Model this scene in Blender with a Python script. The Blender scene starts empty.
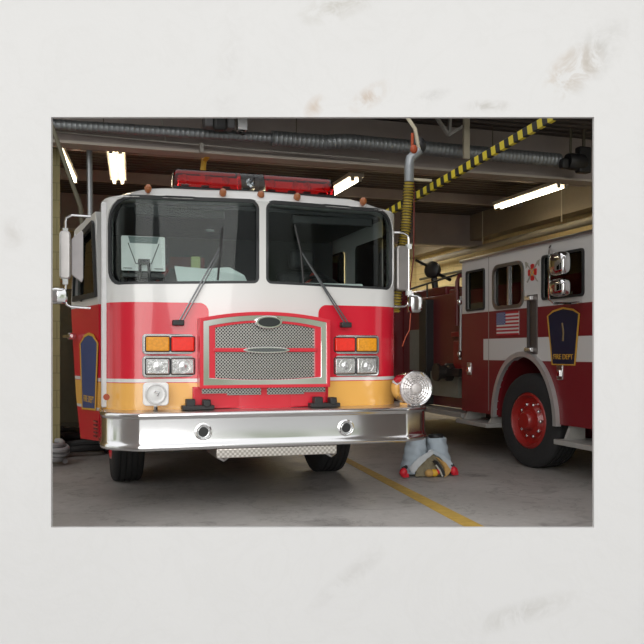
import bpy, bmesh, math, random
from mathutils import Vector, Matrix
from mathutils.geometry import delaunay_2d_cdt
random.seed(7)
PI = math.pi; R = math.radians
SC = bpy.context.scene
COL = SC.collection

# ------------------------------------------------------------------ camera, sky, sun, exposure
YAW = R(17.5)
cd = bpy.data.cameras.new('camera'); cam = bpy.data.objects.new('camera', cd); COL.objects.link(cam)
cam.location = (0, 0, 1.25); cam.rotation_euler = (R(90), 0, -YAW)
cd.sensor_width = 36; cd.lens = 36 * 814 / 644; cd.shift_y = 30 / 644; cd.clip_end = 200
SC.camera = cam
w = bpy.data.worlds.new('overcast_sky'); SC.world = w; w.use_nodes = True
wn = w.node_tree.nodes; wl = w.node_tree.links; wn.clear()
wo = wn.new('ShaderNodeOutputWorld'); wb = wn.new('ShaderNodeBackground')
tc = wn.new('ShaderNodeTexCoord'); sx = wn.new('ShaderNodeSeparateXYZ'); wr = wn.new('ShaderNodeValToRGB')
wl.new(tc.outputs['Generated'], sx.inputs[0]); wl.new(sx.outputs[2], wr.inputs[0])
wr.color_ramp.elements[0].position = 0.0; wr.color_ramp.elements[0].color = (.80, .82, .83, 1)
wr.color_ramp.elements[1].position = .5; wr.color_ramp.elements[1].color = (1, 1, 1, 1)
nt = wn.new('ShaderNodeTexNoise'); nt.inputs['Scale'].default_value = 3.5; nt.inputs['Detail'].default_value = 8; wl.new(tc.outputs['Generated'], nt.inputs['Vector'])
r2 = wn.new('ShaderNodeValToRGB'); e2 = r2.color_ramp.elements; wl.new(nt.outputs[0], r2.inputs[0])
e2[0].position = .40; e2[0].color = (.22, .26, .16, 1); e2[1].position = .62; e2[1].color = (.9, .9, .9, 1); q2 = e2.new(.52); q2.color = (.58, .60, .54, 1)
r3 = wn.new('ShaderNodeValToRGB'); wl.new(sx.outputs[2], r3.inputs[0]); e3 = r3.color_ramp.elements
e3[0].position = .10; e3[0].color = (1, 1, 1, 1); e3[1].position = .22; e3[1].color = (0, 0, 0, 1)
wm = wn.new('ShaderNodeMix'); wm.data_type = 'RGBA'; wl.new(r3.outputs[0], wm.inputs[0]); wl.new(wr.outputs[0], wm.inputs[6]); wl.new(r2.outputs[0], wm.inputs[7])
wl.new(wm.outputs[2], wb.inputs[0]); wb.inputs[1].default_value = 1.15; wl.new(wb.outputs[0], wo.inputs[0])
sd = bpy.data.lights.new('hazy_sun', 'SUN'); sd.energy = 1.9; sd.angle = R(50); sd.color = (1, .98, .95)
sun = bpy.data.objects.new('hazy_sun', sd); COL.objects.link(sun)
sun.rotation_euler = (R(75), 0, -YAW - R(6))
for x_, y_, sx_, sy_, e_ in ((6.3, 7.0, .4, 2.4, 12), (5.6, 17.6, 3.4, .4, 110)):  # added fill lamps: one over the right truck, one for the back wall
    al = bpy.data.lights.new('added_fill_light', 'AREA'); al.shape = 'RECTANGLE'; al.size = sx_; al.size_y = sy_; al.energy = e_; al.color = (1, .97, .92)
    ao = bpy.data.objects.new('added_fill_light', al); COL.objects.link(ao); ao.location = (x_, y_, 3.97)
vs = SC.view_settings
vs.view_transform = 'Standard'; vs.look = 'None'; vs.gamma = 1; vs.use_curve_mapping = False
vs.exposure = 0.0

# ------------------------------------------------------------------ node helpers
class N:
    """a socket with arithmetic"""
    def __init__(s, t, sock): s.t = t; s.s = sock
    def _m(s, op, b=None, c=None):
        n = s.t.nodes.new('ShaderNodeMath'); n.operation = op
        for i, v in enumerate((s, b, c)):
            if v is None: continue
            if isinstance(v, N): s.t.links.new(v.s, n.inputs[i])
            else: n.inputs[i].default_value = v
        return N(s.t, n.outputs[0])
    def __add__(s, b): return s._m('ADD', b)
    def __sub__(s, b): return s._m('SUBTRACT', b)
    def __mul__(s, b): return s._m('MULTIPLY', b)
    def __truediv__(s, b): return s._m('DIVIDE', b)
    def gt(s, b): return s._m('GREATER_THAN', b)
    def lt(s, b): return s._m('LESS_THAN', b)
    def abs(s): return s._m('ABSOLUTE')
    def max(s, b): return s._m('MAXIMUM', b)
    def min(s, b): return s._m('MINIMUM', b)
    def sqrt(s): return s._m('SQRT')
    def frac(s): return s._m('FRACT')
    def sin(s): return s._m('SINE')
    def clamp(s): return s.max(0.0).min(1.0)

def coords(t, kind='Object'):
    c = t.nodes.new('ShaderNodeTexCoord'); x = t.nodes.new('ShaderNodeSeparateXYZ')
    t.links.new(c.outputs[kind], x.inputs[0])
    return c.outputs[kind], N(t, x.outputs[0]), N(t, x.outputs[1]), N(t, x.outputs[2])

def noise(t, vec, scale, detail=4, rough=.55, dist=0.0):
    n = t.nodes.new('ShaderNodeTexNoise'); n.inputs['Scale'].default_value = scale
    n.inputs['Detail'].default_value = detail; n.inputs['Roughness'].default_value = rough
    n.inputs['Distortion'].default_value = dist
    if vec is not None: t.links.new(vec, n.inputs['Vector'])
    return N(t, n.outputs[0])

def mix(t, fac, a, b):
    n = t.nodes.new('ShaderNodeMix'); n.data_type = 'RGBA'
    if isinstance(fac, N): t.links.new(fac.s, n.inputs[0])
    else: n.inputs[0].default_value = fac
    for i, v in ((6, a), (7, b)):
        if isinstance(v, tuple): n.inputs[i].default_value = (*v, 1)
        else: t.links.new(v, n.inputs[i])
    return n.outputs[2]

def bump(t, b, h, strength=.3, dist=.01):
    n = t.nodes.new('ShaderNodeBump'); n.inputs['Strength'].default_value = strength
    n.inputs['Distance'].default_value = dist
    t.links.new(h.s, n.inputs['Height']); t.links.new(n.outputs[0], b.inputs['Normal'])

def new(name):
    m = bpy.data.materials.new(name); m.use_nodes = True
    return m, m.node_tree, m.node_tree.nodes['Principled BSDF']

def setc(t, b, v):
    if isinstance(v, tuple): b.inputs['Base Color'].default_value = (*v, 1)
    else: t.links.new(v, b.inputs['Base Color'])

def simple(name, col, rough=.5, metal=0.0, var=.08, scale=12, bmp=0.0, coat=0.0, spec=None, bscale=60):
    m, t, b = new(name)
    vec, x, y, z = coords(t)
    nz = noise(t, vec, scale)
    c2 = tuple(max(0, c * (1 - 2 * var)) for c in col); c1 = tuple(min(1, c * (1 + var)) for c in col)
    setc(t, b, mix(t, nz, c2, c1))
    b.inputs['Roughness'].default_value = rough; b.inputs['Metallic'].default_value = metal
    b.inputs['Coat Weight'].default_value = coat; b.inputs['Coat Roughness'].default_value = .04
    if spec is not None: b.inputs['Specular IOR Level'].default_value = spec
    if bmp: bump(t, b, noise(t, vec, bscale, 5), bmp, .004)
    return m

def emis(name, col, s):
    m, t, b = new(name); setc(t, b, col)
    b.inputs['Emission Color'].default_value = (*col, 1); b.inputs['Emission Strength'].default_value = s
    return m

def glassy(name, tint, rough=0.02, ior=1.45):
    m, t, b = new(name); t.nodes.remove(b)
    o = t.nodes['Material Output']; mx = t.nodes.new('ShaderNodeMixShader')
    tr = t.nodes.new('ShaderNodeBsdfTransparent'); tr.inputs[0].default_value = (*tint, 1)
    gl = t.nodes.new('ShaderNodeBsdfGlossy'); gl.inputs['Roughness'].default_value = rough
    fr = t.nodes.new('ShaderNodeFresnel'); fr.inputs[0].default_value = ior
    t.links.new(fr.outputs[0], mx.inputs[0]); t.links.new(tr.outputs[0], mx.inputs[1]); t.links.new(gl.outputs[0], mx.inputs[2])
    t.links.new(mx.outputs[0], o.inputs[0])
    return m

# ------------------------------------------------------------------ mesh helpers
class MB:
    def __init__(s): s.v = []; s.f = []; s.mi = []; s.m = 0
    def _add(s, vs_, fs):
        o = len(s.v); s.v += [tuple(p) for p in vs_]
        for f in fs: s.f.append([o + i for i in f]); s.mi.append(s.m)
        return s
    def box(s, x0, y0, z0, x1, y1, z1):
        v = [(x, y, z) for z in (z0, z1) for y in (y0, y1) for x in (x0, x1)]
        return s._add(v, [(0, 2, 3, 1), (4, 5, 7, 6), (0, 1, 5, 4), (2, 6, 7, 3), (0, 4, 6, 2), (1, 3, 7, 5)])
    def beam(s, a, b, w, h, up=(0, 0, 1)):
        a = Vector(a); b = Vector(b); d = (b - a).normalized(); u = Vector(up)
        r = d.cross(u)
        if r.length < 1e-4: r = d.cross(Vector((0, 1, 0)))
        r.normalize(); u = r.cross(d).normalized()
        v = [p + r * (w / 2 * i) + u * (h / 2 * j) for p in (a, b) for i, j in ((-1, -1), (1, -1), (1, 1), (-1, 1))]
        return s._add(v, [(3, 2, 1, 0), (4, 5, 6, 7), (0, 1, 5, 4), (1, 2, 6, 5), (2, 3, 7, 6), (3, 0, 4, 7)])
    def rings(s, rings, cap=True, closed=True):
        n = len(rings[0]); v = [p for r in rings for p in r]; f = []
        for i in range(len(rings) - 1):
            for j in range(n if closed else n - 1):
                k = (j + 1) % n
                f.append((i * n + j, i * n + k, (i + 1) * n + k, (i + 1) * n + j))
        if cap: f.append(tuple(range(n))[::-1]); f.append(tuple((len(rings) - 1) * n + j for j in range(n)))
        return s._add(v, f)
    def tube(s, pts, r, n=12, cap=True, rf=None):
        pts = [Vector(p) for p in pts]; rs = []
        up = None
        for i, p in enumerate(pts):
            d = (pts[min(i + 1, len(pts) - 1)] - pts[max(i - 1, 0)]).normalized()
            if up is None: up = Vector((0, 0, 1)) if abs(d.z) < .9 else Vector((1, 0, 0))
            x = d.cross(up).normalized(); up = x.cross(d).normalized()
            q = rf(i) if rf else r
            rs.append([p + (x * math.cos(2 * PI * k / n) + up * math.sin(2 * PI * k / n)) * q for k in range(n)])
        return s.rings(rs, cap)
    def lathe(s, c, axis, prof, n=32, cap=True):
        """prof: (offset along axis, radius)"""
        c = Vector(c); ax = Vector(axis).normalized()
        u = ax.orthogonal().normalized(); w_ = ax.cross(u)
        return s.rings([[c + ax * o + (u * math.cos(2 * PI * k / n) + w_ * math.sin(2 * PI * k / n)) * max(r, 1e-4) for k in range(n)] for o, r in prof], cap)
    def ell(s, c, rx, ry, rz, n=16, m=10, f=None):
        rs = []
        for i in range(m + 1):
            t = PI * i / m; ring = []
            for k in range(n):
                a = 2 * PI * k / n
                d = (math.sin(t) * math.cos(a), math.sin(t) * math.sin(a), -math.cos(t))
                q = f(d) if f else 1
                ring.append((c[0] + rx * d[0] * q, c[1] + ry * d[1] * q, c[2] + rz * d[2] * q))
            rs.append(ring)
        return s.rings(rs, False)
    def prism(s, poly, fn, d0, d1):
        """poly in 2D extruded from d0 to d1, fn(u, v, d) -> xyz"""
        n = len(poly)
        return s.rings([[fn(u, v, d0) for u, v in poly], [fn(u, v, d1) for u, v in poly]])
    def build(s, name, mat, parent=None, bevel=0, smooth=True, angle=35, seg=2):
        me = bpy.data.meshes.new(name); me.from_pydata(s.v, [], s.f)
        mats = mat if isinstance(mat, list) else [mat]
        for q in mats: me.materials.append(q)
        for p, i in zip(me.polygons, s.mi): p.material_index = i
        bm = bmesh.new(); bm.from_mesh(me); bmesh.ops.recalc_face_normals(bm, faces=bm.faces); bm.to_mesh(me); bm.free()
        if smooth:
            me.polygons.foreach_set('use_smooth', [True] * len(me.polygons)); me.set_sharp_from_angle(angle=R(angle))
        o = bpy.data.objects.new(name, me); COL.objects.link(o)
        if parent: o.parent = parent
        if bevel:
            b = o.modifiers.new('bevel', 'BEVEL'); b.width = bevel; b.segments = seg; b.limit_method = 'ANGLE'; b.harden_normals = False
        return o

def rr(x0, y0, x1, y1, r, n=6):
    if not isinstance(r, (list, tuple)): r = [r] * 4
    out = []
    for (cx, cy, a0), q in zip(((x0, y0, 180), (x1, y0, 270), (x1, y1, 0), (x0, y1, 90)), r):
        sx_ = 1 if cx == x0 else -1; sy_ = 1 if cy == y0 else -1
        if q <= 0: out.append((cx, cy)); continue
        for i in range(n + 1):
            a = R(a0 + 90 * i / n); out.append((cx + sx_ * q + q * math.cos(a), cy + sy_ * q + q * math.sin(a)))
    return out
def ellp(cx, cy, rx, ry, n=32): return [(cx + rx * math.cos(2 * PI * i / n), cy + ry * math.sin(2 * PI * i / n)) for i in range(n)]
def inside(p, poly):
    x, y = p; c = False; n = len(poly); j = n - 1
    for i in range(n):
        xi, yi = poly[i]; xj, yj = poly[j]
        if (yi > y) != (yj > y) and x < (xj - xi) * (y - yi) / (yj - yi) + xi: c = not c
        j = i
    return c
def dense(poly, step):
    out = []
    for i, p in enumerate(poly):
        q = poly[(i + 1) % len(poly)]; d = math.hypot(q[0] - p[0], q[1] - p[1]); k = max(1, math.ceil(d / step))
        out += [(p[0] + (q[0] - p[0]) * j / k, p[1] + (q[1] - p[1]) * j / k) for j in range(k)]
    return out
def sheet(name, outer, holes, fn, mat, parent=None, step=.2, thick=.02, offset=-1):
    """flat outline with holes mapped by fn(u, v) -> xyz, given a thickness"""
    loops = [dense(l, step) for l in [outer] + holes]; pts = []; edges = []
    for l in loops:
        o = len(pts); pts += l; edges += [(o + i, o + (i + 1) % len(l)) for i in range(len(l))]
    us = [p[0] for p in outer]; vv = [p[1] for p in outer]
    nx = int((max(us) - min(us)) / step); ny = int((max(vv) - min(vv)) / step)
    base = list(pts)
    for i in range(1, nx + 1):
        for j in range(1, ny + 1):
            p = (min(us) + (max(us) - min(us)) * i / (nx + 1) , min(vv) + (max(vv) - min(vv)) * j / (ny + 1))
            if inside(p, loops[0]) and not any(inside(p, h) for h in loops[1:]) and min((p[0] - q[0]) ** 2 + (p[1] - q[1]) ** 2 for q in base) > (step * .35) ** 2: pts.append(p)
    r = delaunay_2d_cdt([Vector(p) for p in pts], edges, [], 0, 1e-5)
    V = r[0]; F = []
    for f in r[2]:
        c = (sum(V[i].x for i in f) / len(f), sum(V[i].y for i in f) / len(f))
        if inside(c, loops[0]) and not any(inside(c, h) for h in loops[1:]): F.append(list(f))
    me = bpy.data.meshes.new(name); me.from_pydata([fn(p.x, p.y) for p in V], [], F)
    bm = bmesh.new(); bm.from_mesh(me)
    bmesh.ops.delete(bm, geom=[v for v in bm.verts if not v.link_faces], context='VERTS')
    bm.to_mesh(me); bm.free()
    me.materials.append(mat)
    me.polygons.foreach_set('use_smooth', [True] * len(me.polygons)); me.set_sharp_from_angle(angle=R(40))
    o = bpy.data.objects.new(name, me); COL.objects.link(o)
    if parent: o.parent = parent
    if thick:
        s = o.modifiers.new('thick', 'SOLIDIFY'); s.thickness = thick; s.offset = offset
        e = o.modifiers.new('split', 'EDGE_SPLIT'); e.split_angle = R(40)
    return o
def lettering(name, s, mat, parent, size, M, depth=.002):
    c = bpy.data.curves.new(name, 'FONT'); c.body = s; c.size = size; c.extrude = depth; c.align_x = 'CENTER'; c.align_y = 'CENTER'
    o = bpy.data.objects.new(name, c); COL.objects.link(o); bpy.context.view_layer.update()
    me = bpy.data.meshes.new_from_object(o.evaluated_get(bpy.context.evaluated_depsgraph_get()))
    bpy.data.objects.remove(o); me.transform(M); me.materials.append(mat)
    q = bpy.data.objects.new(name, me); COL.objects.link(q); q.parent = parent
    return q
def thing(name, label, cat, loc=(0, 0, 0), rz=0, group=None):
    o = bpy.data.objects.new(name, None); COL.objects.link(o); o.location = loc; o.rotation_euler = (0, 0, rz)
    o.empty_display_size = .1
    return tag(o, label, cat, group)
def tag(o, label, cat, group=None):
    o['label'] = label; o['category'] = cat
    if group: o['group'] = group
    return o
def struct(o): o['kind'] = 'structure'; return o
def frame_mat(o, x, y, z):
    return Matrix(((x[0], y[0], z[0], o[0]), (x[1], y[1], z[1], o[1]), (x[2], y[2], z[2], o[2]), (0, 0, 0, 1)))

# ------------------------------------------------------------------ materials
RED = (.60, .010, .030); WHITE = (.66, .66, .65); GOLD = (.80, .43, .10)
chrome = simple('chrome', (.86, .86, .87), .07, 1, .02)
satin = simple('satin_aluminium', (.62, .62, .62), .28, 1, .05)
steel = simple('galvanised_steel', (.30, .32, .335), .45, .7, .12, 20)
black = simple('black_plastic', (.015, .015, .016), .45)
rubber = simple('tyre_rubber', (.022, .022, .023), .75, 0, .2, 30, .2)
gasket = simple('window_gasket', (.02, .022, .024), .5)
redp = simple('red_paint', RED, .28, 0, .03, 5, 0, .6)
whitep = simple('white_paint', WHITE, .3, 0, .02, 5, 0, .4)
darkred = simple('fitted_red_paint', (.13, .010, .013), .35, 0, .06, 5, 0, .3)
bluep = simple('crest_blue_lit', (.04, .07, .20), .4)  # lighter crest blue, daylight on the open door painted into the colour
goldp = simple('gold_leaf', (.72, .42, .06), .38, .2)
amber = simple('amber_lens', (.85, .33, .01), .15, 0, .25, 60, .3, .8)
markm = simple('amber_marker', (.36, .10, .015), .45, 0, .15, 60, 0, .6)
redlens = simple('red_lens', (.85, .02, .01), .15, 0, .1, 40, .1, .8)
interior = simple('cab_trim_grey', (.018, .020, .022), .7)
seatm = simple('seat_vinyl', (.03, .03, .035), .6)
paper = simple('paper', (.88, .92, .91), .7)
glass = glassy('windshield_glass', (.92, .96, .95), .01, 1.25)
dglass = glassy('door_glass', (.45, .52, .50), .01, 1.5)
redglass = glassy('red_dome', (.80, .12, .16), .12, 1.45)
clearglass = glassy('clear_dome', (.8, .85, .87), .03, 1.5)
lampglass = simple('lamp_reflector', (.80, .82, .84), .16, .75, .35, 45, .5)
tube = emis('fluorescent_tube', (1, .87, .64), 9)
fixt = simple('lamp_enamel', (.72, .68, .58), .5)
olive = simple('olive_metal', (.09, .08, .05), .6)
hosep = simple('yellow_hose', (.50, .36, .04), .55, 0, .12, 8)
orange = simple('orange_paint', (.42, .07, .02), .5)
cream = simple('cream_metal', (.55, .50, .38), .5)
tan = simple('tan_lining', (.50, .30, .10), .85, 0, .15, 20, .4)
khaki = simple('khaki_cloth', (.22, .19, .12), .9, 0, .25, 25, .5)
bluecloth = simple('pale_blue_cloth', (.40, .47, .53), .9, 0, .10, 9, .5, bscale=18)
redrub = simple('red_rubber', (.60, .015, .03), .4)
yellowr = simple('yellow_trim', (.65, .38, .03), .5)

def tread_plate():
    m, t, b = new('tread_plate'); vec, x, y, z = coords(t)
    c = t.nodes.new('ShaderNodeTexChecker'); c.inputs['Scale'].default_value = 55
    t.links.new(vec, c.inputs['Vector']); f = N(t, c.outputs['Fac'])
    setc(t, b, mix(t, f, (.50, .46, .42), (.80, .76, .72))); b.inputs['Metallic'].default_value = 1; b.inputs['Roughness'].default_value = .3
    bump(t, b, f, .5, .003); return m
tread = tread_plate()
def mesh_mat():
    m, t, b = new('grille_mesh'); vec, x, y, z = coords(t)
    k = 118.0
    p = ((x + z * 1.0) * k).sin().abs(); q = ((x - z * 1.0) * k).sin().abs()
    hole = p.min(q).gt(.42)
    setc(t, b, mix(t, hole, (.62, .62, .60), (.012, .012, .013)))
    t.links.new((hole * -1.0 + 1.0).s, b.inputs['Metallic']); b.inputs['Roughness'].default_value = .3
    bump(t, b, hole * -1.0, .6, .004); return m
grille_m = mesh_mat()

def cab_paint():
    m, t, b = new('cab_livery'); vec, x, y, z = coords(t); ax = x.abs()
    r = .075
    qx = (ax * -1.0 + (.455 + r)).max(0.0); qz = (z - (1.64 - r)).max(0.0)
    corner = (qx * qx + qz * qz).sqrt().gt(r)
    white = corner.max(z.gt(1.64)).max(ax.lt(.455)) * z.gt(1.1)
    outer = ax.gt(.545)
    stripe = outer * z.gt(1.012) * z.lt(1.04)
    gold = outer * z.lt(1.006) * z.gt(.79)
    c = mix(t, gold, RED, GOLD)
    c = mix(t, stripe, c, WHITE); c = mix(t, white, c, WHITE)
    setc(t, b, c); b.inputs['Roughness'].default_value = .25; b.inputs['Coat Weight'].default_value = .7; b.inputs['Coat Roughness'].default_value = .03
    return m
cabp = cab_paint()
def side_paint():
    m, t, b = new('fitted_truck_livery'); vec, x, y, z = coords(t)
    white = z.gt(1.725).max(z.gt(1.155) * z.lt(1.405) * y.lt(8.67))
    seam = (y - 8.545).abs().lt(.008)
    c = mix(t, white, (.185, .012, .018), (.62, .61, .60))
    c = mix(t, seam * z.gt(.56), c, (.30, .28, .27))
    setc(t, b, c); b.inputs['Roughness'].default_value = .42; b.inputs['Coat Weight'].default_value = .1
    return m
sidep = side_paint()
def door_paint():
    m, t, b = new('open_door_livery'); vec, x, y, z = coords(t)
    c = mix(t, z.gt(1.635).max(z.gt(1.012) * z.lt(1.04)).max(z.gt(.775) * z.lt(.80)), RED, WHITE)
    c = mix(t, z.gt(.80) * z.lt(1.006), c, GOLD)
    setc(t, b, c); b.inputs['Roughness'].default_value = .3; b.inputs['Coat Weight'].default_value = .5
    return m
doorp = door_paint()

def marble():
    m, t, b = new('pale_marble'); vec, x, y, z = coords(t)
    n1 = noise(t, vec, .8, 8, .6, .6); n2 = noise(t, vec, 7, 8, .65, 1.0); n3 = noise(t, vec, 1.6, 5, .6, 2.0)
    base = mix(t, n1, (.535, .532, .533), (.572, .568, .568))
    vein = ((n3 - .5).abs() * -22.0 + 1.0).clamp() * .05
    c = mix(t, vein, base, (.40, .39, .37))
    def spot(c, cx, cz, rx, rz, ang, col, k):
        ca, sa = math.cos(ang), math.sin(ang)
        u = ((x - cx) * ca + (z - cz) * sa) / rx; v = ((z - cz) * ca - (x - cx) * sa) / rz
        f = ((u * u + v * v).sqrt() * -1.0 + 1.0).clamp() * ((n2 - .41) * 5.0).clamp() * k
        return mix(t, f, c, col)
    for px, py, rx, rz, an, col, k in [(572, 72, .20, .11, .7, (.36, .26, .17), .9), (590, 60, .3, .12, .9, (.34, .33, .31), .6), (370, 98, .14, .06, .6, (.38, .28, .20), .8),
                                       (340, 8, .26, .08, .3, (.36, .34, .30), .8), (315, 108, .08, .05, .9, (.40, .30, .22), .7), (230, 75, .08, .4, -.1, (.42, .41, .40), .35),
                                       (487, 108, .16, .04, 0, (.33, .31, .28), .7), (430, 98, .12, .04, .3, (.35, .34, .33), .6), (520, 612, .35, .07, .3, (.38, .37, .35), .6),
                                       (350, 575, .3, .06, .7, (.40, .39, .38), .5), (15, 235, .08, .1, 0, (.38, .36, .34), .5)]:
        c = spot(c, (px - 322) * 5.2 / 814, 1.25 + (352 - py) * 5.2 / 814, rx * 1.25, rz * 1.3, an, col, k)
    setc(t, b, c); b.inputs['Roughness'].default_value = .6
    bump(t, b, noise(t, vec, 22, 4), .12, .01)
    return m

def concrete(name, c1, c2, stains=True):
    m, t, b = new(name); vec, x, y, z = coords(t)
    n1 = noise(t, vec, .9, 8, .65); n2 = noise(t, vec, 14, 8, .7); n3 = noise(t, vec, 2.6, 6, .6, .8)
    c = mix(t, ((n1 - .3) * 2.5).clamp(), c1, c2)
    c = mix(t, ((n2 - .35) * 2.5).clamp() * .35, c, tuple(v * .6 for v in c1))
    if stains:
        c = mix(t, ((n3 - .56) * 9.0).clamp() * .5, c, tuple(v * .42 for v in c1))
        crack = ((n1 + n3 * .25 - .60).abs() * -90.0 + 1.0).clamp() * .35
        c = mix(t, crack, c, (.05, .045, .04))
    setc(t, b, c); b.inputs['Roughness'].default_value = .55
    t.links.new((n1 * .35 + .35).s, b.inputs['Roughness'])
    bump(t, b, n2, .2, .006); return m
floor_m = concrete('stained_concrete', (.34, .322, .305), (.49, .472, .457))
apron_m = concrete('pale_concrete', (.40, .40, .39), (.46, .46, .45), False)

def block_wall(name, c1, c2):
    m, t, b = new(name); vec, x, y, z = coords(t)
    row = (z / .2)._m('FLOOR')
    u = ((x + y) / .4 + row * .5).frac(); v = (z / .2).frac()
    j = (u.lt(.03)).max(v.lt(.06)); nz = noise(t, vec, 3, 5)
    c = mix(t, nz, c1, c2); c = mix(t, j * .45, c, tuple(q * .5 for q in c1))
    setc(t, b, c); b.inputs['Roughness'].default_value = .8; bump(t, b, j * -1.0, .4, .006); return m
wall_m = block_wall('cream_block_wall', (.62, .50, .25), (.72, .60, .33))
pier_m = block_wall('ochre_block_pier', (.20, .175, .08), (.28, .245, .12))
def deck():
    m, t, b = new('ceiling_deck'); vec, x, y, z = coords(t)
    s = (y / .18 * 2 * PI).sin(); nz = noise(t, vec, 2, 5)
    setc(t, b, mix(t, nz, (.060, .048, .042), (.09, .072, .062))); b.inputs['Roughness'].default_value = .75
    bump(t, b, s, .8, .04); return m
deck_m = deck()
beam_m = simple('beam_paint', (.36, .31, .29), .6, 0, .12, 3, .1)
flange_m = simple('flange_paint', (.45, .40, .35), .6, 0, .1, 4)
yellow_line = simple('worn_yellow_line', (.56, .36, .07), .7, 0, .22, 14, .1)
def hazard():
    m, t, b = new('hazard_stripes'); vec, x, y, z = coords(t)
    f = (y / .113).frac().lt(.5)
    setc(t, b, mix(t, f, (.012, .012, .01), (.62, .50, .03))); b.inputs['Roughness'].default_value = .5; return m
hazm = hazard()

# ------------------------------------------------------------------ the setting
D = 5.2
def ud(u, d): return (u * math.cos(YAW) + d * math.sin(YAW), -u * math.sin(YAW) + d * math.cos(YAW))
def upx(px): return (px - 322) * D / 814
def zpy(py): return 1.25 + (352 - py) * D / 814
o = sheet('wall_front', [(-3.0, -.9), (3.5, -.9), (3.5, 3.85), (-3.0, 3.85)],
          [[(upx(52.6), zpy(526.5)), (upx(592.5), zpy(526.5)), (upx(592.5), zpy(118.4)), (upx(52.6), zpy(118.4))]],
          lambda u, v: (u, D, v), marble(), step=1.0, thick=.03, offset=1)
o.rotation_euler = (0, 0, -YAW); struct(o)
f0 = ud(-3.33, 5.24); f1 = ud((8.5 - 5.24 * math.sin(YAW)) / math.cos(YAW), 5.24)
struct(MB().prism([f0, f1, (8.5, 19), (f0[0], 19)], lambda u, v, d: (u, v, d), -.9, 0).build('floor', floor_m, smooth=False))
g = [ud(-14, -14), ud(16, -14), ud(16, 5.19), ud(-14, 5.19)]
struct(MB().prism(g, lambda u, v, d: (u, v, d), -1.0, -.9).build('trim_apron', apron_m, smooth=False))
struct(MB().prism([(3.4, 4.6), (8.7, 2.9), (8.7, 19.2), (-2.2, 19.2), (-2.2, 7.9), (3.4, 7.9)], lambda u, v, d: (u, v, d), 4.15, 4.3).build('ceiling', deck_m, smooth=False))
struct(MB().box(8.5, 2.9, -.9, 8.7, 19, 4.15).build('wall_right', wall_m, smooth=False))
struct(MB().box(-2.0, 7.9, -.9, -1.8, 19, 4.15).build('wall_left', wall_m, smooth=False))
struct(MB().box(-2.0, 19, -.9, 8.7, 19.2, 4.15).build('wall_back', wall_m, smooth=False))
def ibeam(name, y, zb, zt, w=.24):
    m = MB(); x0, x1 = -1.8, 8.5
    m.box(x0, y - .05, zb + .03, x1, y + .05, zt); m.m = 1
    m.box(x0, y - w / 2, zb, x1, y + w / 2, zb + .03)
    return struct(m.build(name, [beam_m, flange_m], smooth=False))
ibeam('trim_1', 9.55, 3.56, 4.15); ibeam('trim_2', 15.6, 3.48, 4.15)
m = MB()
for y in (7.98, 11.5, 13.5): m.box(-1.8, y - .04, 3.98, 8.5, y + .04, 4.15)
struct(m.build('trim_3', beam_m, smooth=False))
struct(MB().box(8.2, 4, 3.62, 8.5, 19, 4.15).build('trim_4', simple('wall_plate_paint', (.24, .20, .14), .7), smooth=False))
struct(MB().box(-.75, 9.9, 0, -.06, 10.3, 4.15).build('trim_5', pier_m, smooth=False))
tag(MB().prism([(2.68, ud(0, 5.6)[1] - .55), (2.82, ud(0, 5.6)[1] - .6), (3.13, 8.6), (3.64, 14), (3.52, 14), (3.02, 8.6)], lambda u, v, d: (u, v, d), .0005, .003).build('floor_line', yellow_line, smooth=False),
    'worn yellow painted line on the concrete between the two trucks', 'floor line')

# ------------------------------------------------------------------ fire truck facing the camera (local origin: cab centre, front line, floor)
XC, YF = 1.54, 6.5
T = thing('fire_truck', 'red and white fire truck facing out with chrome bumper and red light bar', 'fire truck', (XC, YF, 0))
HW = 1.232; CR = .30; FX = HW - CR; S1 = FX + CR * PI / 2
def plan(s, off=0.0):
    a = abs(s); sg = 1 if s >= 0 else -1
    if a < FX:
        x, y = a, -.04 * (1 + math.cos(PI * a / FX)); nx, ny = 0, -1
    elif a < S1:
        t = (a - FX) / CR; x = FX + CR * math.sin(t); y = CR - CR * math.cos(t); nx, ny = math.sin(t), -math.cos(t)
    else: x, y = HW, CR + a - S1; nx, ny = 1, 0
    return sg * (x + nx * off), y + ny * off
def shell(off): return lambda s, z: (*plan(s, off), z)
SE = S1 + 2.9 - CR
def circ(sg): return [(sg * (S1 + 1.5 - CR + .62 * math.cos(a)), .5 + .66 * math.sin(a)) for a in [2 * PI * i / 40 for i in range(40)]]
def pane(x0, x1): return [(x, z - max(0, (-.95 - x)) * .16 * (1 if z < 1.95 else 0)) for x, z in rr(x0, 1.80, x1, 2.470, [.17, .05, .07, .22])]
WL = pane(-1.265, -.052)
WR = [(-x, z) for x, z in pane(-1.215, -.002)]
def grow(poly, d):
    cx = sum(p[0] for p in poly) / len(poly); out = []
    n = len(poly)
    for i in range(n):
        a = Vector(poly[i - 1]); b = Vector(poly[(i + 1) % n]); t = (b - a).normalized(); nn = Vector((t.y, -t.x))
        p = Vector(poly[i]); out.append(tuple(p + nn * d))
    return out
WRr = WR[::-1]
doorhole = [(-1.345, .55), (-1.345, 2.40), (-2.22, 2.40), (-2.34, 1.7), (-2.34, 1.1), (-2.0, .55)]
crewL = rr(-3.75, 1.75, -2.6, 2.3, .06); crewR = [(-x, z) for x, z in crewL]; rdoorwin = [(-x, z) for x, z in rr(-2.25, 1.72, -1.5, 2.3, .06)]
sheet('cab_shell', [(-SE, .55), (SE, .55), (SE, 2.46), (-SE, 2.46)], [WL, WR, doorhole, circ(1), circ(-1), crewL, crewR, rdoorwin], shell(0), cabp, T, step=.09, thick=.03, offset=1)
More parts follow.
